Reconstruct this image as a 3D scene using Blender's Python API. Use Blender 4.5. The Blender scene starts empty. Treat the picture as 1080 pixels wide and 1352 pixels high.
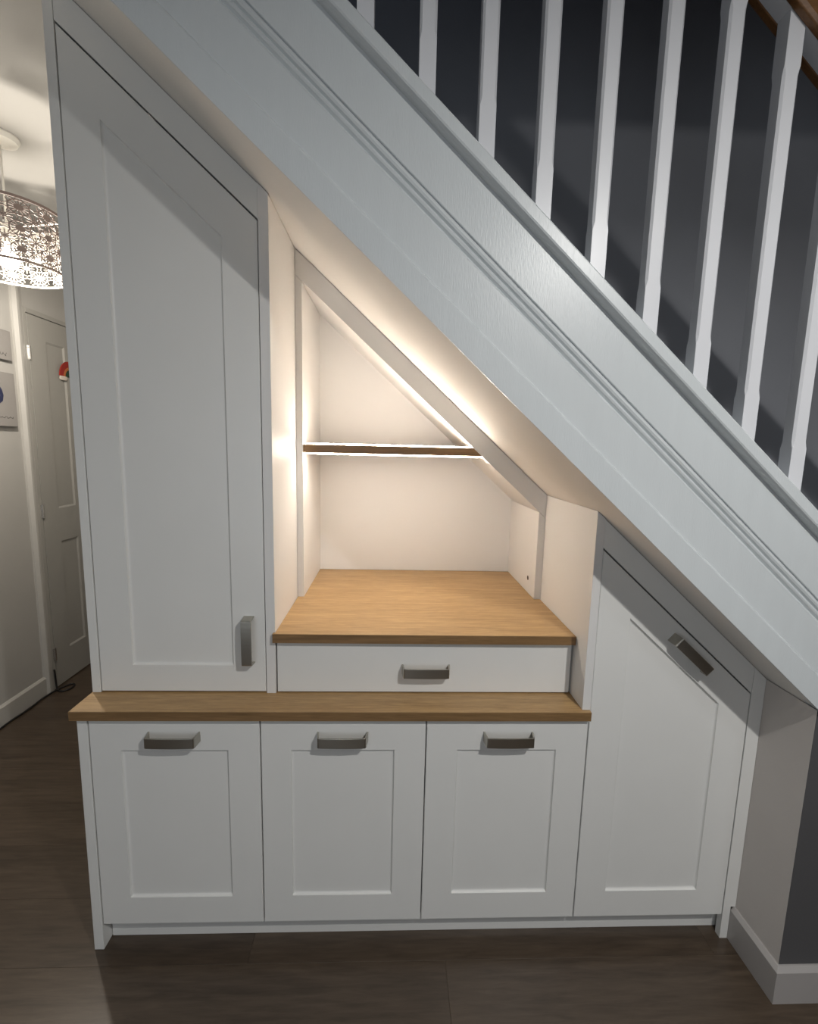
import bpy, bmesh, math, random
from mathutils import Vector, Matrix

# ------------------------------------------------------------------ units
# Distances below are survey units; 1 unit = S metres.
S = 0.86
TH = math.radians(41.891)          # pitch of the stairs
T, CO, SI = math.tan(TH), math.cos(TH), math.sin(TH)
scene = bpy.context.scene
col = scene.collection
random.seed(4)

# ------------------------------------------------------------------ camera
cam_d = bpy.data.cameras.new('camera')
cam_d.sensor_fit = 'HORIZONTAL'
cam_d.sensor_width = 36.0
cam_d.lens = 36.0 * 614.264 / 1080.0
cam_d.clip_start = 0.02
cam = bpy.data.objects.new('camera', cam_d)
col.objects.link(cam)
r_ = Vector((0.99906304, -0.03632344, 0.02352988))
u_ = Vector((-0.0183279, 0.13742922, 0.99034201))
f_ = Vector((0.03920632, 0.98984535, -0.13663472))
M = Matrix((r_, u_, -f_)).transposed().to_4x4()
M.translation = Vector((0.91099463, -1.30478539, 1.5969821)) * S
cam.matrix_world = M
scene.camera = cam

# ------------------------------------------------------------------ world, lights, exposure
world = bpy.data.worlds.new('world')
scene.world = world
world.use_nodes = True
world.node_tree.nodes['Background'].inputs[0].default_value = (0.6, 0.7, 1.0, 1)
world.node_tree.nodes['Background'].inputs[1].default_value = 0.02
vs = scene.view_settings
vs.view_transform = 'Standard'
vs.look = 'None'
vs.gamma = 1.0
vs.use_curve_mapping = False
vs.exposure = 0.28


def point_light(name, x, y, z, watts, rgb, radius):
    d = bpy.data.lights.new(name, 'POINT')
    d.energy = watts
    d.color = rgb
    d.shadow_soft_size = radius
    o = bpy.data.objects.new(name, d)
    o.location = (x * S, y * S, z * S)
    col.objects.link(o)
    return o


def down_light(name, x, y, z, watts, rgb, size):
    d = bpy.data.lights.new(name, 'AREA')
    d.shape = 'DISK'
    d.size = size
    d.energy = watts
    d.color = rgb
    o = bpy.data.objects.new(name, d)
    o.location = (x * S, y * S, z * S)
    col.objects.link(o)
    return o


down_light('room_lamp_light', 1.85, -1.65, 2.64, 20, (1.0, 0.98, 0.945), 0.048)
point_light('room_lamp_glow', 1.85, -1.65, 2.60, 7, (1.0, 0.98, 0.945), 0.035)
fill = down_light('added_fill_light', 0.10, -3.45, 1.45, 9.5, (0.84, 0.92, 1.0), 1.5)  # unseen soft fill added behind the camera to brighten stairs and cupboards
point_light('added_stairwell_fill', 0.5, 0.35, 4.7, 2.2, (0.72, 0.82, 1.0), 0.1)  # unseen fill added to lift the dark upper stairwell
fill.rotation_euler = (math.radians(90), 0, 0)
down_light('far_room_lamp_light', 2.75, -1.9, 2.64, 3, (0.88, 0.94, 1.0), 0.12)

# ------------------------------------------------------------------ materials


def mat(name, rgb, rough=0.5, metal=0.0, bump=0.0, bscale=200.0, var=0.0, vscale=6.0, spec=0.5,
        stretch=(1, 1, 1), emit=None, estr=0.0):
    m = bpy.data.materials.new(name)
    m.use_nodes = True
    nt = m.node_tree
    b = nt.nodes['Principled BSDF']
    b.inputs['Base Color'].default_value = (*rgb, 1)
    b.inputs['Roughness'].default_value = rough
    b.inputs['Metallic'].default_value = metal
    b.inputs['Specular IOR Level'].default_value = spec
    tc = nt.nodes.new('ShaderNodeTexCoord')
    mp = nt.nodes.new('ShaderNodeMapping')
    mp.inputs['Scale'].default_value = stretch
    nt.links.new(tc.outputs['Object'], mp.inputs['Vector'])
    if var > 0:
        n = nt.nodes.new('ShaderNodeTexNoise')
        n.inputs['Scale'].default_value = vscale
        n.inputs['Detail'].default_value = 4
        nt.links.new(mp.outputs[0], n.inputs['Vector'])
        rp = nt.nodes.new('ShaderNodeValToRGB')
        rp.color_ramp.elements[0].position = 0.3
        rp.color_ramp.elements[1].position = 0.7
        rp.color_ramp.elements[0].color = (*[c * (1 - var) for c in rgb], 1)
        rp.color_ramp.elements[1].color = (*[min(1, c * (1 + var)) for c in rgb], 1)
        nt.links.new(n.outputs['Fac'], rp.inputs['Fac'])
        nt.links.new(rp.outputs['Color'], b.inputs['Base Color'])
    if bump > 0:
        n2 = nt.nodes.new('ShaderNodeTexNoise')
        n2.inputs['Scale'].default_value = bscale
        n2.inputs['Detail'].default_value = 3
        nt.links.new(mp.outputs[0], n2.inputs['Vector'])
        bp = nt.nodes.new('ShaderNodeBump')
        bp.inputs['Strength'].default_value = bump
        bp.inputs['Distance'].default_value = 0.001
        nt.links.new(n2.outputs['Fac'], bp.inputs['Height'])
        nt.links.new(bp.outputs['Normal'], b.inputs['Normal'])
    if emit:
        b.inputs['Emission Color'].default_value = (*emit, 1)
        b.inputs['Emission Strength'].default_value = estr
    return m


def wood(name, dark, light, rough, along=(1, 1, 1), fine=55.0, contrast=1.0, randomize=False, bump=0.12):
    """grain stretched along the axis whose entry in 'along' is small"""
    m = bpy.data.materials.new(name)
    m.use_nodes = True
    nt = m.node_tree
    L = nt.links.new
    b = nt.nodes['Principled BSDF']
    b.inputs['Roughness'].default_value = rough
    tc = nt.nodes.new('ShaderNodeTexCoord')
    mp = nt.nodes.new('ShaderNodeMapping')
    mp.inputs['Scale'].default_value = along
    if randomize:
        oi = nt.nodes.new('ShaderNodeObjectInfo')
        cx = nt.nodes.new('ShaderNodeCombineXYZ')
        mul = nt.nodes.new('ShaderNodeMath')
        mul.operation = 'MULTIPLY'
        mul.inputs[1].default_value = 37.0
        L(oi.outputs['Random'], mul.inputs[0])
        L(mul.outputs[0], cx.inputs[0])
        L(mul.outputs[0], cx.inputs[1])
        L(cx.outputs[0], mp.inputs['Location'])
    L(tc.outputs['Object'], mp.inputs['Vector'])
    n1 = nt.nodes.new('ShaderNodeTexNoise')
    n1.inputs['Scale'].default_value = fine
    n1.inputs['Detail'].default_value = 6
    n1.inputs['Roughness'].default_value = 0.65
    n1.inputs['Distortion'].default_value = 0.4
    L(mp.outputs[0], n1.inputs['Vector'])
    n2 = nt.nodes.new('ShaderNodeTexNoise')
    n2.inputs['Scale'].default_value = fine * 0.16
    n2.inputs['Detail'].default_value = 3
    n2.inputs['Distortion'].default_value = 1.2
    L(mp.outputs[0], n2.inputs['Vector'])
    mx = nt.nodes.new('ShaderNodeMix')
    mx.data_type = 'FLOAT'
    mx.inputs[0].default_value = 0.45
    L(n1.outputs['Fac'], mx.inputs[2])
    L(n2.outputs['Fac'], mx.inputs[3])
    rp = nt.nodes.new('ShaderNodeValToRGB')
    rp.color_ramp.elements[0].position = 0.5 - 0.17 / contrast
    rp.color_ramp.elements[1].position = 0.5 + 0.17 / contrast
    rp.color_ramp.elements[0].color = (*dark, 1)
    rp.color_ramp.elements[1].color = (*light, 1)
    L(mx.outputs[0], rp.inputs['Fac'])
    out = rp.outputs['Color']
    if randomize:
        hs = nt.nodes.new('ShaderNodeHueSaturation')
        mr = nt.nodes.new('ShaderNodeMapRange')
        mr.inputs[3].default_value = 0.94
        mr.inputs[4].default_value = 1.06
        L(oi.outputs['Random'], mr.inputs[0])
        L(mr.outputs[0], hs.inputs['Value'])
        L(out, hs.inputs['Color'])
        out = hs.outputs['Color']
    L(out, b.inputs['Base Color'])
    bp = nt.nodes.new('ShaderNodeBump')
    bp.inputs['Strength'].default_value = bump
    bp.inputs['Distance'].default_value = 0.001
    L(n1.outputs['Fac'], bp.inputs['Height'])
    L(bp.outputs['Normal'], b.inputs['Normal'])
    return m


MW = mat('white_foil', (0.755, 0.755, 0.735), 0.36, bump=0.05, bscale=260, var=0.012)
MA = mat('white_melamine', (0.74, 0.73, 0.715), 0.45, bump=0.03, bscale=300, var=0.01)
MS = mat('white_gloss_paint', (0.615, 0.65, 0.665), 0.34, bump=0.32, bscale=60, var=0.015, stretch=(7, 1, 1))
MSP = mat('white_spindle_paint', (0.72, 0.73, 0.76), 0.36, bump=0.1, bscale=90, var=0.015)
MSO = mat('soffit_emulsion', (0.74, 0.725, 0.70), 0.75, bump=0.2, bscale=160, var=0.02)
MG2 = mat('brightened_grey_emulsion', (0.43, 0.445, 0.485), 0.62, bump=0.25, bscale=140, var=0.04, vscale=3)  # lighter copy of the grey wall paint, stairwell light put into the colour
MG = mat('shaded_grey_emulsion', (0.085, 0.084, 0.088), 0.62, bump=0.25, bscale=140, var=0.05, vscale=3)  # darker copy of the same grey, shade on the understairs front in its colour
ML = mat('pale_grey_emulsion', (0.36, 0.35, 0.36), 0.7, bump=0.2, bscale=140, var=0.03)
MH = mat('warm_white_emulsion', (0.45, 0.438, 0.415), 0.7, bump=0.25, bscale=150, var=0.02)
MU = mat('pale_pinkish_emulsion', (0.60, 0.565, 0.54), 0.7, bump=0.25, bscale=150, var=0.02)
MC = mat('ceiling_emulsion', (0.36, 0.352, 0.335), 0.8, bump=0.2, bscale=120, var=0.015)
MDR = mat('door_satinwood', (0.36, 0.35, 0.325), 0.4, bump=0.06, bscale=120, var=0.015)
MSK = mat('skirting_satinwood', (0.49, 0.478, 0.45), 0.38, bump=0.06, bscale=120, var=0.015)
MSK2 = mat('shaded_skirting_paint', (0.40, 0.38, 0.37), 0.45, bump=0.06, bscale=120, var=0.02)  # skirting paint darkened, the right corner's shade put into its colour
MO = wood('oak', (0.30, 0.180, 0.076), (0.50, 0.325, 0.150), 0.42, (1.0, 15, 15), 27.0, contrast=1.2)
MOE = wood('oak_edge', (0.15, 0.085, 0.034), (0.28, 0.165, 0.072), 0.45, (1.0, 16, 16), 16.0)
MF = wood('dark_laminate', (0.042, 0.029, 0.0195), (0.100, 0.072, 0.050), 0.30, (0.9, 9, 9), 9.0,
          randomize=True, bump=0.1)
MFB = mat('floor_base', (0.01, 0.008, 0.007), 0.8, var=0.05)
MRW = wood('stained_pine', (0.10, 0.04, 0.012), (0.24, 0.115, 0.04), 0.35, (1.0, 12, 12), 20.0)
MN = mat('brushed_nickel', (0.47, 0.45, 0.40), 0.33, metal=1.0, bump=0.08, bscale=300, var=0.03, stretch=(1, 1, 14))
MCH = mat('bright_chrome', (0.75, 0.74, 0.72), 0.18, metal=1.0, var=0.02)
MBK = mat('black_rubber', (0.012, 0.011, 0.011), 0.5, var=0.1)
MHO = mat('bare_dowel_hole', (0.045, 0.032, 0.02), 0.8, var=0.15, vscale=80)
MLED = mat('led_diffuser', (0.9, 0.85, 0.75), 0.5, var=0.005, emit=(1.0, 0.87, 0.73), estr=52.0)
MSB = mat('shade_brown', (0.26, 0.20, 0.18), 0.45, var=0.08, vscale=30)
MSI = mat('shade_white_lining', (0.19, 0.182, 0.162), 0.6, var=0.01)
MBU = mat('lit_bulb', (1, 0.95, 0.85), 0.4, var=0.003, emit=(1.0, 0.86, 0.66), estr=7.0)
MPL = mat('white_plastic', (0.78, 0.76, 0.71), 0.4, var=0.01)
MCV = mat('canvas_print', (0.29, 0.275, 0.262), 0.7, bump=0.3, bscale=600, var=0.05, vscale=9)
MCE = mat('canvas_edge', (0.22, 0.21, 0.20), 0.8, bump=0.3, bscale=600, var=0.05)
MNV = mat('navy_print', (0.02, 0.025, 0.07), 0.7, var=0.2)
MIK = mat('ink_print', (0.06, 0.055, 0.055), 0.7, var=0.1)
MR1 = mat('red_felt', (0.30, 0.022, 0.014), 0.9, bump=0.5, bscale=500, var=0.1)
MR2 = mat('orange_felt', (0.42, 0.13, 0.04), 0.9, bump=0.5, bscale=500, var=0.1)
MR3 = mat('green_felt', (0.02, 0.05, 0.025), 0.9, bump=0.5, bscale=500, var=0.1)
MR4 = mat('cream_felt', (0.68, 0.60, 0.52), 0.9, bump=0.5, bscale=500, var=0.05)

# ------------------------------------------------------------------ mesh helpers (survey units in, metres out)


class MB:
    """collects solids for ONE mesh object; coordinates in survey units, world frame"""

    def __init__(self):
        self.bm = bmesh.new()

    def v(self, x, y, z):
        return self.bm.verts.new((x * S, y * S, z * S))

    def face(self, vs_, mi=0):
        try:
            f = self.bm.faces.new(vs_)
            f.material_index = mi
            return f
        except ValueError:
            return None

    def loft(self, loops, closed=True, mi=0, caps=True):
        rows = [[self.v(*p) for p in lp] for lp in loops]
        n = len(rows[0])
        for a, b in zip(rows[:-1], rows[1:]):
            for i in range(n if closed else n - 1):
                j = (i + 1) % n
                self.face((a[i], a[j], b[j], b[i]), mi)
        if caps:
            self.face(rows[0][::-1], mi)
            self.face(rows[-1], mi)
        return rows

    def box(self, x0, x1, y0, y1, z0, z1, mi=0):
        self.loft([[(x0, y0, z), (x1, y0, z), (x1, y1, z), (x0, y1, z)] for z in (z0, z1)], mi=mi)

    def xz(self, poly, y0, y1, mi=0):
        """polygon in the XZ plane extruded in y"""
        self.loft([[(x, y, z) for x, z in poly] for y in (y0, y1)], mi=mi)

    def xy(self, poly, z0, z1, mi=0):
        self.loft([[(x, y, z) for x, y in poly] for z in (z0, z1)], mi=mi)

    def yz(self, poly, x0, x1, mi=0):
        self.loft([[(x, y, z) for y, z in poly] for x in (x0, x1)], mi=mi)

    def slope(self, prof, x0, x1, mi=0):
        """section [(y, c)] carried down the stair pitch; c is measured square to the pitch line"""
        self.loft([[(x, y, c / CO - x * T) for y, c in prof] for x in (x0, x1)], mi=mi)

    def tube(self, pts, rad, n=8, mi=0):
        rows = []
        for i, p in enumerate(pts):
            p = Vector(p)
            a = Vector(pts[max(0, i - 1)])
            b = Vector(pts[min(len(pts) - 1, i + 1)])
            d = (b - a).normalized()
            up = Vector((0, 0, 1)) if abs(d.z) < 0.9 else Vector((1, 0, 0))
            s = d.cross(up).normalized()
            t = s.cross(d)
            rows.append([tuple(p + (s * math.cos(k * 2 * math.pi / n) + t * math.sin(k * 2 * math.pi / n)) * rad)
                         for k in range(n)])
        self.loft(rows, mi=mi)

    def lathe(self, cx, cy, prof, n=32, mi=0, caps=True):
        """profile [(r, z)] turned about a vertical axis"""
        self.loft([[(cx + r * math.cos(k * 2 * math.pi / n), cy + r * math.sin(k * 2 * math.pi / n), z)
                    for k in range(n)] for r, z in prof], mi=mi, caps=caps)

    def build(self, name, mats, parent=None, bevel=0.0, smooth=False, base=None, seg=2):
        bm = self.bm
        bmesh.ops.recalc_face_normals(bm, faces=bm.faces)
        org = Vector((0, 0, 0))
        if parent is not None:
            org = parent.matrix_world.translation.copy()
            q = parent
            org = Vector(q['_o']) if '_o' in q else Vector((0, 0, 0))
        elif base is not None:
            org = Vector(base) * S
        bmesh.ops.translate(bm, verts=bm.verts, vec=-org)
        me = bpy.data.meshes.new(name)
        bm.to_mesh(me)
        bm.free()
        for m in (mats if isinstance(mats, (list, tuple)) else [mats]):
            me.materials.append(m)
        if smooth:
            for p in me.polygons:
                p.use_smooth = True
        o = bpy.data.objects.new(name, me)
        col.objects.link(o)
        if parent is not None:
            o.parent = parent
        else:
            o.location = org
        ORG[o.name] = org
        o['_o'] = tuple(org)
        if bevel:
            md = o.modifiers.new('bevel', 'BEVEL')
            md.width = bevel * S
            md.segments = seg
            md.limit_method = 'ANGLE'
            md.angle_limit = math.radians(35)
        return o


ORG = {}


def tag(o, label, cat, group=None):
    o['label'] = label
    o['category'] = cat
    if group:
        o['group'] = group
    return o


def thing(name, base, label, cat, group=None):
    o = bpy.data.objects.new(name, None)
    o.empty_display_size = 0.05
    o.location = Vector(base) * S
    o['_o'] = tuple(Vector(base) * S)
    col.objects.link(o)
    return tag(o, label, cat, group)


def struct(o):
    o['kind'] = 'structure'
    return o


def zc(c, x):
    return c / CO - x * T


def xc(c, z):
    return (c / CO - z) / T


def inset(poly, w):
    """inward offset of a counter-clockwise convex polygon by w (or one width per edge)"""
    n = len(poly)
    ws = w if isinstance(w, (list, tuple)) else [w] * n
    lines = []
    for i in range(n):
        a, b = Vector(poly[i]), Vector(poly[(i + 1) % n])
        d = (b - a).normalized()
        nrm = Vector((-d.y, d.x))
        lines.append((a + nrm * ws[i], d))
    out = []
    for i in range(n):
        p1, d1 = lines[i - 1]
        p2, d2 = lines[i]
        den = d1.x * d2.y - d1.y * d2.x
        t = ((p2.x - p1.x) * d2.y - (p2.y - p1.y) * d2.x) / den
        q = p1 + d1 * t
        out.append((q.x, q.y))
    return out


def shaker(mb, outer, inner, y0, thick=0.022, w=0.0075, d=0.0075):
    """slab front with a recessed centre and a coved step"""
    e = 0.0015
    o2 = inset(outer, e)
    n = len(outer)
    loops = [[(x, y0 + thick, z) for x, z in outer],
             [(x, y0 + e, z) for x, z in outer],
             [(x, y0, z) for x, z in o2],
             [(x, y0, z) for x, z in inner]]
    for fw, fd in ((0.08, 0.10), (0.18, 0.45), (0.38, 0.76), (0.68, 0.94), (1.0, 1.0)):
        loops.append([(x, y0 + d * fd, z) for x, z in inset(inner, w * fw)])
    mb.loft(loops)


def handle_mesh(mb, cx, cz, y0, ang=0.0):
    """bowed strap handle: flat front bar, two legs that splay a little towards the door"""
    hw, hf, dp, th, hh = 0.0765, 0.0715, 0.036, 0.0045, 0.0155
    path = [(-hw, 0.0), (-hf - 0.001, -dp + 0.006), (-hf + 0.0005, -dp + 0.0015), (-hf + 0.004, -dp)]
    for k in range(1, 8):
        u = -1 + k / 4.0
        path.append((u * (hf - 0.004), -dp - 0.0022 * (1 - u * u)))
    path += [(-x, y) for x, y in path[3::-1]]
    n = len(path)
    inner = []
    for i, (x, y) in enumerate(path):
        a, b = path[max(0, i - 1)], path[min(n - 1, i + 1)]
        dx, dy = b[0] - a[0], b[1] - a[1]
        l = math.hypot(dx, dy)
        inner.append((x - dy / l * th, y + dx / l * th))
    ca, sa = math.cos(ang), math.sin(ang)

    def P(x, y, z):
        return (cx + x * ca - z * sa, y0 + y, cz + x * sa + z * ca)
    loops = []
    for (x, y), (xi, yi) in zip(path, inner):
        loops.append([P(x, y, -hh), P(x, y, hh), P(xi, min(yi, 0.0), hh), P(xi, min(yi, 0.0), -hh)])
    mb.loft(loops)


# ================================================================== SETTING
CEIL = 2.82
# floor: dark boards laid across the hall
fb = MB()
fb.box(-1.26, 4.0, -3.7, 2.80, -0.06, -0.014)
floor = struct(fb.build('floor', MFB))
PW, PLN = 0.222, 1.49
row = 0
y = -1.383
while y < 2.76:
    y1 = min(y + PW, 2.79)
    xr_ = 3.9 if y < 0.10 else 0.02
    x = -1.245 - random.uniform(0.1, 0.9) * PLN
    while x < xr_:
        a, b = max(x, -1.245), min(x + PLN, xr_)
        if b - a > 0.06:
            m = MB()
            g = 0.00012
            e = 0.0005
            m.loft([[(a, y, -0.014), (b, y, -0.014), (b, y1, -0.014), (a, y1, -0.014)],
                    [(a + g, y + g, -e), (b - g, y + g, -e), (b - g, y1 - g, -e), (a + g, y1 - g, -e)],
                    [(a + g + e, y + g + e, 0), (b - g - e, y + g + e, 0), (b - g - e, y1 - g - e, 0),
                     (a + g + e, y1 - g - e, 0)]])
            m.build('plank', MF, floor)
        x += PLN
    y += PW
    row += 1
m = MB()
m.box(-1.26, 3.9, -3.7, -1.383, -0.014, 0.0)
m.build('near_floor_covering', MF, floor)

# ceiling of the hall and of the room in front of the stairs (the stairwell is open above)
m = MB()
m.xy([(-1.26, -3.7), (4.0, -3.7), (4.0, -0.225), (-0.03, -0.225), (-0.03, 0.88), (-0.03, 2.80), (-1.26, 2.80)],
     CEIL, CEIL + 0.06)
struct(m.build('ceiling', MC))
m = MB()
m.box(-1.36, -1.25, -3.7, 2.80, 0, CEIL)
struct(m.build('wall_left', MH))
m = MB()
m.box(-1.25, 0.02, 2.79, 2.86, 0, CEIL)
m.box(-0.02, 0.02, 0.90, 2.79, 0, CEIL)
struct(m.build('wall_hall', MH))
m = MB()
m.box(-1.36, 4.1, -3.8, -3.7, 0, CEIL)
struct(m.build('wall_front', ML))
m = MB()
m.box(4.0, 4.1, -3.7, 0.9, 0, CEIL)
struct(m.build('wall_right', MG))
# grey wall, brightened by its paint colour, along the far side of the stairs, up through the stairwell
m = MB()
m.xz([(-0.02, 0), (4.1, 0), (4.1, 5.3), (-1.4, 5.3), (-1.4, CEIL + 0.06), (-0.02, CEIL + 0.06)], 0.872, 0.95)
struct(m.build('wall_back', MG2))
m = MB()
m.box(-1.4, 4.1, -0.40, -0.228, CEIL + 0.062, 5.3)
m.box(-1.5, -1.4, -0.40, 0.95, CEIL + 0.062, 5.3)
m.box(4.1, 4.2, -0.40, 0.95, 0, 5.3)
m.box(-1.5, 4.2, -0.40, 0.95, 5.3, 5.36)
struct(m.build('wall_upstairs', MG))
# return wall under the low end of the stairs: pale side, grey front with shade in its colour
XS, YS = 2.075, -0.172
m = MB()
cS = 2.069
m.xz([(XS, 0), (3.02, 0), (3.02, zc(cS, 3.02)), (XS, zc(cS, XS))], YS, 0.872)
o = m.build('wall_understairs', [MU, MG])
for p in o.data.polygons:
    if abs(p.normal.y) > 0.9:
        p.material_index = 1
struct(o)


def skirt_prof(t, h):
    return [(0, 0), (t, 0), (t, h - 0.012), (t * 0.35, h), (0, h)]


m = MB()
ST, SH = 0.016, 0.118
pr = skirt_prof(ST, SH)
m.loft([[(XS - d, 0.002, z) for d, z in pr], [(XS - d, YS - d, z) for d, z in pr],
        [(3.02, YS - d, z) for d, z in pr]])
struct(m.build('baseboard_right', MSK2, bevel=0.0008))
m = MB()
m.loft([[(-1.25 + d, -3.7, z) for d, z in pr], [(-1.25 + d, 1.528, z) for d, z in pr]])
struct(m.build('baseboard_left', MSK, bevel=0.0008))

# ---- hall door in the left wall
XW = -1.25
DY0, DY1, DZ = 1.612, 2.46, 2.325
m = MB()
m.box(XW, XW + 0.010, DY0, DY1, 0.008, DZ - 0.004)
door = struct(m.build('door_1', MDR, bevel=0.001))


def yz_panel(mb, outer, inner, x0, thick, w=0.011, d=0.008):
    in2 = inset(inner, w)
    mb.loft([[(x0 - thick, a, b) for a, b in outer], [(x0, a, b) for a, b in outer],
             [(x0, a, b) for a, b in inner], [(x0 - d, a, b) for a, b in in2]])


# leaf face: four recessed panels, two by two
ys = [DY0 + 0.002, DY0 + 0.141, DY0 + 0.304, DY0 + 0.424, DY0 + 0.544, DY0 + 0.707, DY1]
for (za, zb, pz0, pz1) in ((0.008, 1.050, 0.222, 0.944), (1.050, DZ - 0.004, 1.158, 2.190)):
    for (ya, yb, py0, py1) in ((ys[0], ys[3], ys[1], ys[2]), (ys[3], ys[6], ys[4], ys[5])):
        m = MB()
        yz_panel(m, [(ya, za), (yb, za), (yb, zb), (ya, zb)], [(py0, pz0), (py1, pz0), (py1, pz1), (py0, pz1)],
                 XW + 0.021, 0.0105)
        m.build('door_panel', MDR, door)
for hz in (2.100, 1.157, 0.229):
    m = MB()
    m.tube([(XW + 0.026, DY0 - 0.003, hz - 0.041), (XW + 0.026, DY0 - 0.003, hz + 0.041)], 0.0065, 10)
    m.box(XW + 0.0195, XW + 0.0225, DY0 - 0.016, DY0 + 0.014, hz - 0.04, hz + 0.04)
    h = m.build('hinge', MCH, door)
m = MB()   # frame: hinge side, head, latch side
m.box(XW, XW + 0.021, 1.582, DY0 - 0.003, 0, DZ + 0.028)
m.box(XW, XW + 0.021, DY0 - 0.003, DY1 + 0.003, DZ + 0.002, DZ + 0.028)
m.box(XW, XW + 0.021, DY1 + 0.003, DY1 + 0.03, 0, DZ + 0.028)
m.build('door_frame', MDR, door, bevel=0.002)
m = MB()   # architrave
ar = [(0.0, 0.0), (0.012, 0.0), (0.027, 0.016), (0.027, 0.030), (0.021, 0.056), (0.0, 0.056)]
y0a = 1.526
m.loft([[(XW + d, y0a + w, z) for d, w in ar] for z in (0.0, CEIL)])
struct(m.build('trim_1', MSK))

# ================================================================== STAIRCASE
CB = 2.071
stair = thing('staircase', (XS, -0.16, 0.0),
              'white painted staircase rising to the left with square spindles and a reeded stringer', 'staircase')
YF = -0.180
m = MB()
prof = [(-0.135, CB + 0.001), (YF, CB + 0.001), (YF, 2.2265), (YF + 0.002, 2.2285), (YF + 0.007, 2.233), (YF + 0.0015, 2.2385),
        (YF, 2.2425), (YF + 0.0015, 2.2455), (YF + 0.0065, 2.2490), (YF + 0.001, 2.2530), (YF - 0.001, 2.2580),
        (YF + 0.001, 2.2640), (YF + 0.0060, 2.2670), (YF + 0.0005, 2.2685), (YF, 2.2700), (YF, 2.378),
        (-0.135, 2.378)]
m.slope(prof, -0.02, 2.99)
m.build('stringer', MS, stair)
m = MB()
m.slope([(YF + 0.001, CB - 0.0015), (YF - 0.006, CB - 0.0015), (YF - 0.006, 2.129), (YF - 0.0045, 2.1325),
         (YF + 0.001, 2.1365)], -0.02, 2.99)
m.build('stringer_edging', MS, stair)
m = MB()
m.slope([(-0.178, 2.370), (-0.1815, 2.3702), (-0.190, 2.3712), (-0.198, 2.3738), (-0.203, 2.3770), (-0.205, 2.3805),
         (-0.205, 2.4025), (-0.2025, 2.4055), (-0.117, 2.4055), (-0.115, 2.4025), (-0.115, 2.3805), (-0.136, 2.370)],
        -0.02, 2.99)
m.build('base_rail', MS, stair, bevel=0.0008)
m = MB()
m.slope([(-0.202, 3.096), (-0.197, 3.088), (-0.1805, 3.088), (-0.1805, 3.100), (-0.1405, 3.100), (-0.1405, 3.088), (-0.123, 3.088), (-0.118, 3.096), (-0.118, 3.128), (-0.125, 3.148),
         (-0.142, 3.160), (-0.178, 3.160), (-0.195, 3.148), (-0.202, 3.128)], -0.02, 2.95)
m.build('handrail', MRW, stair, bevel=0.002)
m = MB()
m.slope([(YF + 0.0015, CB - 0.0005), (0.872, CB - 0.0005), (0.872, CB + 0.03), (-0.1345, CB + 0.03), (-0.1345, CB + 0.0005), (YF + 0.0015, CB + 0.0005)], -0.05, 2.06)
m.build('soffit', MSO, stair)
m = MB()
m.slope([(-0.1345, CB), (0.872, CB), (0.872, CB + 0.03), (-0.1345, CB + 0.03)], 2.06, 2.99)
m.build('soffit', MSO, stair)
m = MB()
nx0, nx1, ny0, ny1 = 2.93, 3.035, -0.213, -0.108
m.box(nx0, nx1, ny0, ny1, 0, 1.66)
m.box(nx0 - 0.012, nx1 + 0.012, ny0 - 0.012, ny1 + 0.012, 1.66, 1.685)
m.loft([[(nx0 - 0.012, ny0 - 0.012, 1.685), (nx1 + 0.012, ny0 - 0.012, 1.685), (nx1 + 0.012, ny1 + 0.012, 1.685),
         (nx0 - 0.012, ny1 + 0.012, 1.685)],
        [(2.972, -0.171, 1.715), (2.993, -0.171, 1.715), (2.993, -0.150, 1.715), (2.972, -0.150, 1.715)]])
m.build('newel_post', MSP, stair, bevel=0.002)
# treads and risers of the flight (between the stringer and the far wall)
RUN = 0.2435
RISE = RUN * T
xt = 2.93
zt_ = zc(2.33, 2.93)
for k in range(12):
    xa = 2.93 - k * RUN
    za = zc(2.315, xa)
    if za < 0.05 or za > 3.2 or xa - RUN < -0.02:
        continue
    m = MB()
    m.box(xa - RUN, xa + 0.02, -0.134, 0.870, za - 0.025, za)
    m.box(xa - 0.018, xa, -0.134, 0.870, max(0.0, za - RISE), za - 0.025)
    m.build('step', MFB, stair)
# spindles: square ends, stop-chamfered middles
SPW = 0.0370
sx0, pitch = 0.9545, 0.1351
for k in range(-2, 11):
    xa = sx0 + k * pitch
    xm = xa + SPW / 2
    hb = SPW / 2
    zb_ = zc(2.405, xm)
    ztp = zc(3.0995, xm)
    z1 = zc(2.4105, xa) + 0.084
    z2 = zc(3.086, xa) - 0.105
    m = MB()
    ch = 0.0050

    def sec(z, c, tilt=0.0):
        y0_, y1_ = -0.1785, -0.1785 + SPW
        x0_, x1_ = xa, xa + SPW
        c = max(c, 0.0006)
        pts = [(x0_ + c, y0_), (x1_ - c, y0_), (x1_, y0_ + c), (x1_, y1_ - c), (x1_ - c, y1_), (x0_ + c, y1_),
               (x0_, y1_ - c), (x0_, y0_ + c)]
        return [(px_, py_, z - (px_ - xm) * tilt) for px_, py_ in pts]
    m.loft([sec(zb_, 0, T), sec(z1, 0), sec(z1 + 0.007, ch * 0.55), sec(z1 + 0.018, ch), sec(z2 - 0.018, ch),
            sec(z2 - 0.007, ch * 0.55), sec(z2, 0), sec(ztp, 0, T)])
    m.build('spindle', MSP, stair)
    m = MB()
    m.slope([(-0.180, 3.0895), (-0.141, 3.0895), (-0.141, 3.0995), (-0.180, 3.0995)], xa + SPW + 0.0004, xa + pitch - 0.0004)
    m.build('fillet', MSP, stair)

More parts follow.
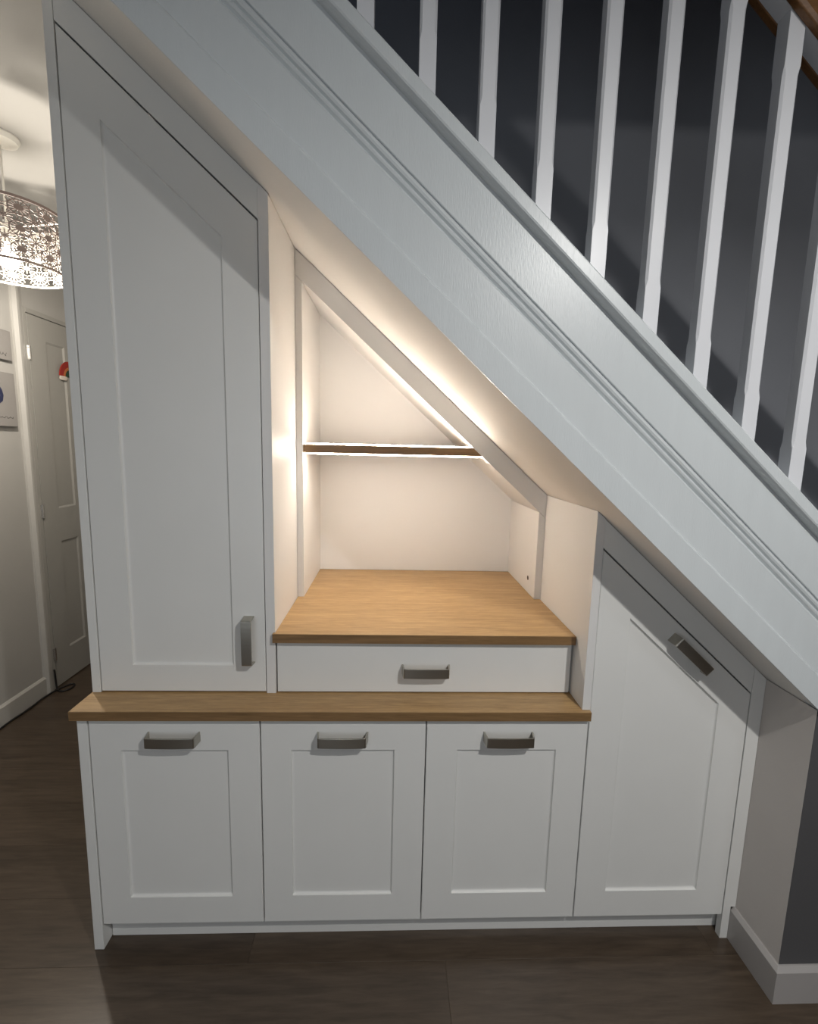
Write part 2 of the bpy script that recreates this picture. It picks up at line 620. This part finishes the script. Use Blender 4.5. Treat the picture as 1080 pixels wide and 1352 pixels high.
# ================================================================== CABINETS
YU, YD, YIN, YK = 0.0926, 0.0745, 0.4372, 0.8516
ZT, ZTB, ZD = 0.8178, 0.7885, 1.0198
ZB, ZI0, ZI1 = 0.0906, 0.1845, 0.6847
XA, XB, XC_, XD = 0.0306, 0.5322, 1.0312, 1.5306
G = 0.0018

base_labels = [
    'white shaker cupboard at the left end of the base run with the exposed side panel',
    'white shaker cupboard in the middle of the three under the oak worktop',
    'white shaker cupboard under the right end of the oak worktop beside the sloping cupboard',
]
spans = [(XA, XB), (XB, XC_), (XC_, XD)]
insets_x = [(0.1215, 0.4365), (0.6225, 0.9360), (1.1265, 1.4345)]
hand_x = [0.2795, 0.7790, 1.2825]
for i in range(3):
    xa, xb = spans[i]
    t = thing('base_cabinet', ((xa + xb) / 2, 0.3, 0.0), base_labels[i], 'cabinet', 'base cupboards under the oak worktop')
    m = MB()
    m.box(xa + 0.001, xb - 0.001, 0.0235, 0.80, ZB, ZTB - 0.001)
    m.build('carcass', MW, t)
    m = MB()
    x0, x1 = xa + G, xb - G
    shaker(m, [(x0, ZB), (x1, ZB), (x1, ZTB - 0.003), (x0, ZTB - 0.003)],
           [(insets_x[i][0], ZI0), (insets_x[i][1], ZI0), (insets_x[i][1], ZI1), (insets_x[i][0], ZI1)], 0.0)
    d = m.build('door', MW, t)
    m = MB()
    handle_mesh(m, hand_x[i], 0.7295, 0.0)
    m.build('handle', MN, d, bevel=0.0012)
    if i == 0:
        m = MB()
        m.yz([(-0.001, 0.0), (0.80, 0.0), (0.80, ZTB - 0.001), (-0.001, ZTB - 0.001)], 0.0, XA - 0.0012)
        m.build('side_panel', MW, t, bevel=0.0012)

m = MB()
m.box(XA + 0.001, 2.056, 0.042, 0.060, 0.0, ZB - 0.002)
tag(m.build('plinth', MW, base=(1.0, 0.05, 0.0), bevel=0.001),
    'long low white plinth board recessed under the cupboard doors along the floor', 'plinth')

# worktop over the base cupboards
wt = thing('worktop', (0.76, 0.3, ZTB), 'long oak worktop shelf projecting over the three white base cupboards', 'worktop')
m = MB()
m.box(-0.0110, 1.5290, -0.0155, 0.80, ZTB, ZT)
m.build('board', MO, wt, bevel=0.0015)
m = MB()
m.box(-0.0108, 1.5288, -0.0175, -0.0156, ZTB + 0.0006, ZT - 0.0006)
m.build('front_edging', MOE, wt, bevel=0.0006)

# tall cupboard on the left
tall = thing('tall_cabinet', (0.27, 0.45, ZT),
             'tall white shaker cupboard with a sloping top reaching up to the stair soffit', 'cabinet')
XL0, XL1, XR0, XR1 = -0.0088, 0.0179, 0.5294, 0.5590
CD = 1.9985
CT = CB - 0.0020
m = MB()
m.xz([(XL0, ZT), (XL1 - 0.0008, ZT), (XL1 - 0.0008, zc(CT, XL1) - 0.002), (XL0, zc(CT, XL1) - 0.002)], YU - 0.001, 0.86)
m.build('side_panel', MW, tall, bevel=0.001)
m = MB()
m.xz([(XR0 + 0.0008, ZT), (XR1, ZT), (XR1, zc(CT, XR1)), (XR0 + 0.0008, zc(CT, XR0))], YU - 0.003, 0.86)
m.build('side_panel', MA, tall, bevel=0.001)
m = MB()
m.xz([(XL1, ZT + 0.001), (XR0, ZT + 0.001), (XR0, zc(CD - 0.004, XR0)), (XL1, zc(CD - 0.004, XL1))], YU + 0.024, 0.85)
m.build('carcass', MW, tall)
m = MB()
x0, x1 = XL1 + 0.0018, XR0 - 0.0022
dz0 = ZT + 0.0042
ct = CD - 0.0022
shaker(m, [(x0, dz0), (x1, dz0), (x1, zc(ct, x1)), (x0, zc(ct, x0))],
       [(0.1185, 0.9085), (0.4285, 0.9085), (0.4285, zc(1.8985, 0.4285)), (0.1185, zc(1.8985, 0.1185))], YU)
td = m.build('door', MW, tall)
m = MB()
handle_mesh(m, 0.4795, 0.9945, YU, math.pi / 2)
m.build('handle', MN, td, bevel=0.0012)
m = MB()
m.xz([(XL1, zc(CD + 0.0022, XL1)), (XR0, zc(CD + 0.0022, XR0)), (XR0, zc(CT, XR0)), (XL1, zc(CT, XL1))], YU, YU + 0.022)
m.build('header_filler', MW, tall, bevel=0.0008)

# low drawer unit standing on the worktop
dr = thing('drawer_unit', (1.03, 0.3, ZT), 'wide white drawer unit with a plain front standing on the oak worktop', 'drawer')
XR = 1.5047
m = MB()
m.box(XR1 + 0.0015, XR - 0.0015, YU + 0.024, 0.85, ZT + 0.0005, ZD - 0.0305)
m.build('carcass', MW, dr)
m = MB()
m.box(XR1 + 0.0045, 1.4985, YU, YU + 0.022, ZT + 0.0040, ZD - 0.0345)
df = m.build('drawer_front', MW, dr, bevel=0.0014)
m = MB()
handle_mesh(m, 1.0315, 0.9005, YU)
m.build('handle', MN, df, bevel=0.0012)

ot = thing('display_worktop', (1.03, 0.4, ZD - 0.03), 'light oak display top lit from above inside the lit alcove', 'worktop')
m = MB()
m.xy([(0.5535, YD + 0.0018), (1.5030, YD + 0.0018), (1.5030, 0.8516), (0.5600, 0.8516), (0.5600, YU - 0.0042), (0.5535, YU - 0.0042)],
     ZD - 0.0295, ZD)
m.build('board', MO, ot, bevel=0.0012)
m = MB()
m.box(0.5537, 1.5028, YD, YD + 0.0017, ZD - 0.029, ZD - 0.0006)
m.build('front_edging', MOE, ot, bevel=0.0005)

# open shelf unit at the back of the alcove
alc = thing('alcove_shelf_unit', (1.03, 0.6, ZD), 'open white alcove shelf unit with a sloping head, lit by strips on its shelf', 'shelf unit')
XI0, XI1 = 0.5836, 1.4778
CR0, CR1 = 2.0040, 2.0690
m = MB()
m.xz([(XR1 + 0.0008, ZD + 0.0005), (XI0, ZD + 0.0005), (XI0, zc(CR0, XI0) - 0.0018), (XR1 + 0.0008, zc(CR0, XR1) - 0.0018)], YIN, YK)
m.build('side_panel', MA, alc, bevel=0.0008)
m = MB()
m.xz([(XI1, ZD + 0.0005), (XR - 0.0008, ZD + 0.0005), (XR - 0.0008, zc(CR0, XR) - 0.0018), (XI1, zc(CR0, XI1) - 0.0018)], YIN, YK)
rp_ = m.build('side_panel', MA, alc, bevel=0.0008)
m = MB()
hy, hz = 0.528, 1.081
n = 14
m.loft([[(XI1 - dx, hy + r * math.cos(k * 2 * math.pi / n), hz + r * math.sin(k * 2 * math.pi / n)) for k in range(n)]
        for dx, r in ((0.0006, 0.0098), (0.0011, 0.0088))])
m.build('dowel_hole', MHO, rp_)
m = MB()
m.slope([(YIN, CR0), (YK, CR0), (YK, CR1), (YIN, CR1)], XR1 + 0.0008, XR - 0.0008)
m.build('sloping_head', MA, alc, bevel=0.0008)
m = MB()
m.xz([(XR1 + 0.0008, ZD + 0.0005), (XR - 0.0008, ZD + 0.0005), (XR - 0.0008, zc(CR1, XR)), (XR1 + 0.0008, zc(CR1, XR1))], YK, YK + 0.012)
m.build('back_panel', MA, alc)
ZS0, ZS1 = 1.5705, 1.6015
xe0, xe1 = xc(CR0, ZS0) - 0.0008, xc(CR0, ZS1) - 0.0008
m = MB()
m.xz([(XI0 + 0.0005, ZS0), (xe0, ZS0), (xe1, ZS1), (XI0 + 0.0005, ZS1)], YIN + 0.001, YK - 0.001)
shf = m.build('shelf', MOE, alc, bevel=0.0008)
for (za, zb, nm) in ((ZS1 + 0.0003, ZS1 + 0.0045, 'upper'), (ZS0 - 0.0045, ZS0 - 0.0003, 'lower')):
    m = MB()
    xe = xc(CR0, zb) - 0.004
    m.box(XI0 + 0.003, xe, YIN + 0.0010, YIN + 0.024, za, zb)
    m.build('led_strip', MLED, shf)

# cupboard under the low part of the stairs
un = thing('sloping_cupboard', (1.79, 0.4, 0.0), 'white shaker cupboard with a slanted top edge at the low end of the stairs', 'cabinet')
m = MB()
yp = -0.004
m.yz([(yp, ZT + 0.0005), (YD - 0.002, ZT + 0.0005), (0.86, ZT + 0.0005), (0.86, 2.0), (yp, 2.0)], XR, XD - 0.0008)
# trim the panel to the soffit
bmv = m.bm
for v_ in bmv.verts:
    if v_.co.z > 1.9 * S:
        v_.co.z = zc(CT, v_.co.x / S) * S
m.build('side_panel', MA, un, bevel=0.001)
x0, x1 = XD + G, 2.0320
c_d = 2.0045
m = MB()
m.xz([(XD + 0.001, ZB), (x1 - 0.001, ZB), (x1 - 0.001, zc(c_d - 0.003, x1)), (XD + 0.001, zc(c_d - 0.003, XD))], 0.0235, 0.80)
m.build('carcass', MW, un)
ct = c_d - 0.0022
m = MB()
shaker(m, [(x0, ZB), (x1 - G, ZB), (x1 - G, zc(ct, x1 - G)), (x0, zc(ct, x0))],
       [(1.6300, ZI0), (1.9335, ZI0), (1.9335, zc(1.9145, 1.9335)), (1.6300, zc(1.9145, 1.6300))], 0.0)
ud = m.build('door', MW, un)
m = MB()
handle_mesh(m, 1.8170, 1.0030, 0.0, -TH)
m.build('handle', MN, ud, bevel=0.0012)
m = MB()
m.xz([(XD, zc(c_d + 0.0022, XD)), (x1, zc(c_d + 0.0022, x1)), (x1, zc(CT, x1)), (XD, zc(CT, XD))], 0.0, 0.022)
m.build('header_filler', MW, un, bevel=0.0008)
m = MB()
m.xz([(x1 + 0.0012, 0.0), (XS - ST - 0.0005, 0.0), (XS - ST - 0.0005, SH + 0.001), (XS - 0.0006, SH + 0.001),
      (XS - 0.0006, zc(CT, XS)), (x1 + 0.0012, zc(CT, x1))], 0.0, 0.022)
m.build('side_filler', MW, un, bevel=0.0008)

# ================================================================== HALL THINGS
# pendant lamp with a cut-out drum shade
LX, LY, LR, LZ0, LZ1 = -0.715, 0.847, 0.205, 2.292, 2.535
lamp = thing('pendant_lamp', (LX, LY, CEIL), 'lit hall pendant lamp with a brown cut-out drum shade hanging from the ceiling', 'lamp')
m = MB()
m.lathe(LX, LY, [(0.068, CEIL - 0.0005), (0.068, CEIL - 0.006), (0.060, CEIL - 0.022), (0.030, CEIL - 0.032), (0.012, CEIL - 0.036)], 32)
m.build('ceiling_rose', MPL, lamp, smooth=False)
m = MB()
m.tube([(LX, LY, CEIL - 0.034), (LX, LY, LZ1 - 0.06)], 0.0042, 8)
m.build('flex', MPL, lamp, smooth=True)
m = MB()
m.lathe(LX, LY, [(0.014, LZ1 - 0.055), (0.021, LZ1 - 0.062), (0.021, LZ1 - 0.115), (0.017, LZ1 - 0.125)], 20)
m.build('lamp_holder', MPL, lamp)
m = MB()
bz = LZ1 - 0.125
m.lathe(LX, LY, [(0.013, bz), (0.015, bz - 0.018), (0.030, bz - 0.050), (0.034, bz - 0.070), (0.028, bz - 0.092), (0.012, bz - 0.104)], 20)
m.build('bulb', MBU, lamp, smooth=True)
m = MB()
for k in range(3):
    a = k * 2.0944 + 0.4
    m.tube([(LX + 0.02 * math.cos(a), LY + 0.02 * math.sin(a), LZ1 - 0.06),
            (LX + (LR - 0.004) * math.cos(a), LY + (LR - 0.004) * math.sin(a), LZ1 - 0.006)], 0.003, 6)
m.build('shade_carrier', MPL, lamp)
# the shade: strips cut from one thin sheet rolled into a drum, brown outside and white inside
NROS, NROW = 13, 3
circ = 2 * math.pi * LR
px_, pz_ = circ / NROS, (LZ1 - LZ0 - 0.012) / NROW
m = MB()
TSH = 0.0016


def cylp(s, h, r):
    a = s / LR
    return (LX + r * math.cos(a), LY + r * math.sin(a), h)


def sheet(poly):
    """small flat cut-out of the sheet: polygon in (s, h)"""
    ou = [m.v(*cylp(s, h, LR)) for s, h in poly]
    inn = [m.v(*cylp(s, h, LR - TSH)) for s, h in poly]
    m.face(ou, 0)
    m.face(inn[::-1], 1)
    k = len(poly)
    for i in range(k):
        j = (i + 1) % k
        m.face((ou[j], ou[i], inn[i], inn[j]), 0)


def strip(a, b, w):
    dx, dz = b[0] - a[0], b[1] - a[1]
    l = math.hypot(dx, dz)
    nx, nz = -dz / l * w / 2, dx / l * w / 2
    sheet([(a[0] + nx, a[1] + nz), (a[0] - nx, a[1] - nz), (b[0] - nx, b[1] - nz), (b[0] + nx, b[1] + nz)])


def ring(cs, ch, ra, rz, w, n):
    for k in range(n):
        a0, a1 = 2 * math.pi * k / n, 2 * math.pi * (k + 1) / n
        sheet([(cs + (ra + w / 2) * math.cos(a0), ch + (rz + w / 2) * math.sin(a0)),
               (cs + (ra - w / 2) * math.cos(a0), ch + (rz - w / 2) * math.sin(a0)),
               (cs + (ra - w / 2) * math.cos(a1), ch + (rz - w / 2) * math.sin(a1)),
               (cs + (ra + w / 2) * math.cos(a1), ch + (rz + w / 2) * math.sin(a1))])


for i in range(NROS):
    for j in range(NROW):
        cs, ch = (i + 0.5) * px_, LZ0 + 0.006 + (j + 0.5) * pz_
        ra, rz = 0.485 * px_, 0.485 * pz_
        sheet([(cs + ra * 0.33 * math.cos(k * math.pi / 8), ch + rz * 0.33 * math.sin(k * math.pi / 8)) for k in range(16)])
        ring(cs, ch, ra * 0.72, rz * 0.72, 0.0044, 24)
        for k in range(14):
            a = 2 * math.pi * (k + 0.5) / 14
            strip((cs + ra * 0.32 * math.cos(a), ch + rz * 0.32 * math.sin(a)), (cs + ra * 0.72 * math.cos(a), ch + rz * 0.72 * math.sin(a)), 0.0036)
        for k in range(8):
            a = 2 * math.pi * (k + 0.5) / 8
            q = (cs + ra * 0.72 * math.cos(a), ch + rz * 0.72 * math.sin(a))
            for da in (-0.30, 0.30):
                e_ = 1.06
                strip(q, (cs + ra * e_ * math.cos(a + da), ch + rz * e_ * math.sin(a + da)), 0.0036)
        # star in the corner between four rosettes
        qs, qh = (i + 1) * px_, ch + pz_ / 2
        if j < NROW - 1:
            for k in range(8):
                a = k * math.pi / 4
                strip((qs, qh), (qs + 0.30 * px_ * math.cos(a), qh + 0.30 * pz_ * math.sin(a)), 0.0038)
            ring(qs, qh, 0.11 * px_, 0.11 * pz_, 0.003, 8)
m.build('shade', [MSB, MSI], lamp)
for (za, zb) in ((LZ0, LZ0 + 0.009), (LZ1 - 0.011, LZ1)):
    m = MB()
    n = 64
    for k in range(n):
        a0, a1 = circ * k / n, circ * (k + 1) / n
        sheet([(a0, za), (a1, za), (a1, zb), (a0, zb)])
    m.build('shade_rim', [MSB, MSI], lamp)
d = bpy.data.lights.new('pendant_lamp_light', 'POINT')
d.energy = 24
d.color = (1.0, 0.915, 0.80)
d.shadow_soft_size = 0.03
o = bpy.data.objects.new('pendant_lamp_light', d)
o.location = (LX * S, LY * S, (bz - 0.165) * S)
col.objects.link(o)

# two canvas prints on the hall wall


def picture(y0, y1, z0, z1, label):
    t = thing('canvas_print', (XW, (y0 + y1) / 2, z0), label, 'picture', 'canvas prints on the hall wall')
    m = MB()
    m.box(XW + 0.0005, XW + 0.024, y0, y1, z0, z1)
    m.build('canvas', MCE, t, bevel=0.002)
    m = MB()
    m.box(XW + 0.0245, XW + 0.0252, y0 + 0.002, y1 - 0.002, z0 + 0.002, z1 - 0.002)
    m.build('print', MCV, t)
    return t


def scribble(t, y0, y1, z, h, seed):
    rnd = random.Random(seed)
    m = MB()
    pts = []
    n = 46
    for k in range(n + 1):
        u = k / n
        pts.append((XW + 0.0258, y0 + (y1 - y0) * u + 0.004 * math.sin(k * 1.9), z + h * math.sin(k * 1.25) * rnd.uniform(0.25, 1)))
    m.tube(pts, 0.0011, 5)
    m.build('caption', MIK, t)


tp = picture(1.13, 1.478, 2.024, 2.185, 'small canvas print with handwriting, upper one on the hall wall under the lamp')
scribble(tp, 1.20, 1.44, 2.055, 0.012, 1)
tp = picture(1.13, 1.478, 1.662, 1.956, 'larger canvas print with a navy figure, lower one on the hall wall')
scribble(tp, 1.20, 1.45, 1.712, 0.006, 2)
m = MB()
blob = [(1.30, 1.76), (1.345, 1.77), (1.385, 1.80), (1.392, 1.83), (1.385, 1.86), (1.36, 1.89), (1.335, 1.865), (1.315, 1.88), (1.28, 1.86), (1.275, 1.80)]
m.loft([[(x, a, b) for a, b in blob] for x in (XW + 0.0254, XW + 0.0260)])
m.build('printed_figure', MNV, tp)

# felt rainbow hung on the door
XD_ = XW + 0.0225
rb = thing('rainbow_ornament', (XD_, 1.945, 2.0), 'small felt rainbow with cream cloud ends hung on the white hall door', 'ornament')


def arc(r0, r1, mt, nm):
    m = MB()
    n = 16
    cy, cz = 1.945, 2.004
    lo = []
    for k in range(n + 1):
        a = math.pi * k / n
        ca, sa = math.cos(a), math.sin(a)
        lo.append([(XD_, cy + r0 * ca, cz + r0 * sa), (XD_ + 0.006, cy + r0 * ca, cz + r0 * sa),
                   (XD_ + 0.006, cy + r1 * ca, cz + r1 * sa), (XD_, cy + r1 * ca, cz + r1 * sa)])
    m.loft(lo)
    m.build(nm, mt, rb, bevel=0.002)


arc(0.062, 0.100, MR1, 'red_band')
arc(0.045, 0.062, MR2, 'orange_band')
arc(0.004, 0.045, MR3, 'green_band')
for sg in (-1, 1):
    m = MB()
    cy = 1.945 + sg * 0.068
    rows = []
    for dz, f in ((-0.026, 0.75), (-0.020, 1.0), (-0.006, 1.0), (-0.0005, 0.85)):
        rows.append([(XD_ + 0.006 + 0.0055 * f * math.sin(k * math.pi / 6), cy + 0.036 * f * math.cos(k * math.pi / 6), 2.004 + dz) for k in range(12)])
    m.loft(rows)
    m.build('cloud', MR4, rb)

# black cable along the hall skirting
m = MB()
cr = 0.0052
zf = cr + 0.0004
bx = -1.25 + ST + cr
pts = [(bx + 0.006, 0.20, zf), (bx + 0.004, 0.70, zf), (bx + 0.010, 1.05, zf), (bx + 0.003, 1.22, zf), (bx + 0.012, 1.36, zf), (bx + 0.006, 1.47, zf), (bx + 0.014, 1.545, zf),
       (bx + 0.030, 1.60, zf), (bx + 0.062, 1.655, zf), (bx + 0.088, 1.64, zf), (bx + 0.094, 1.595, zf), (bx + 0.068, 1.560, zf),
       (bx + 0.036, 1.565, zf + 0.004), (bx + 0.016, 1.585, 0.012), (-1.2210, 1.592, 0.030), (-1.2200, 1.588, 0.075), (-1.2200, 1.586, 0.110), (-1.2200, 1.583, 0.138)]
# smooth the path
sm = []
for i in range(len(pts) - 1):
    p0, p1, p2, p3 = (Vector(pts[max(0, i - 1)]), Vector(pts[i]), Vector(pts[i + 1]), Vector(pts[min(len(pts) - 1, i + 2)]))
    for k in range(5):
        u = k / 5
        sm.append(tuple(0.5 * ((2 * p1) + (p2 - p0) * u + (2 * p0 - 5 * p1 + 4 * p2 - p3) * u * u + (3 * p1 - p0 - 3 * p2 + p3) * u ** 3)))
sm.append(pts[-1])
sm = [(a, b, max(c, cr + 0.0002)) for a, b, c in sm]
m.tube(sm, cr, 7)
tag(m.build('cable', MBK, smooth=True, base=(-1.2, 1.3, 0.0)), 'thin black cable looped on the floor along the hall skirting by the door', 'cable')

for o in bpy.data.objects:
    if '_o' in o:
        del o['_o']
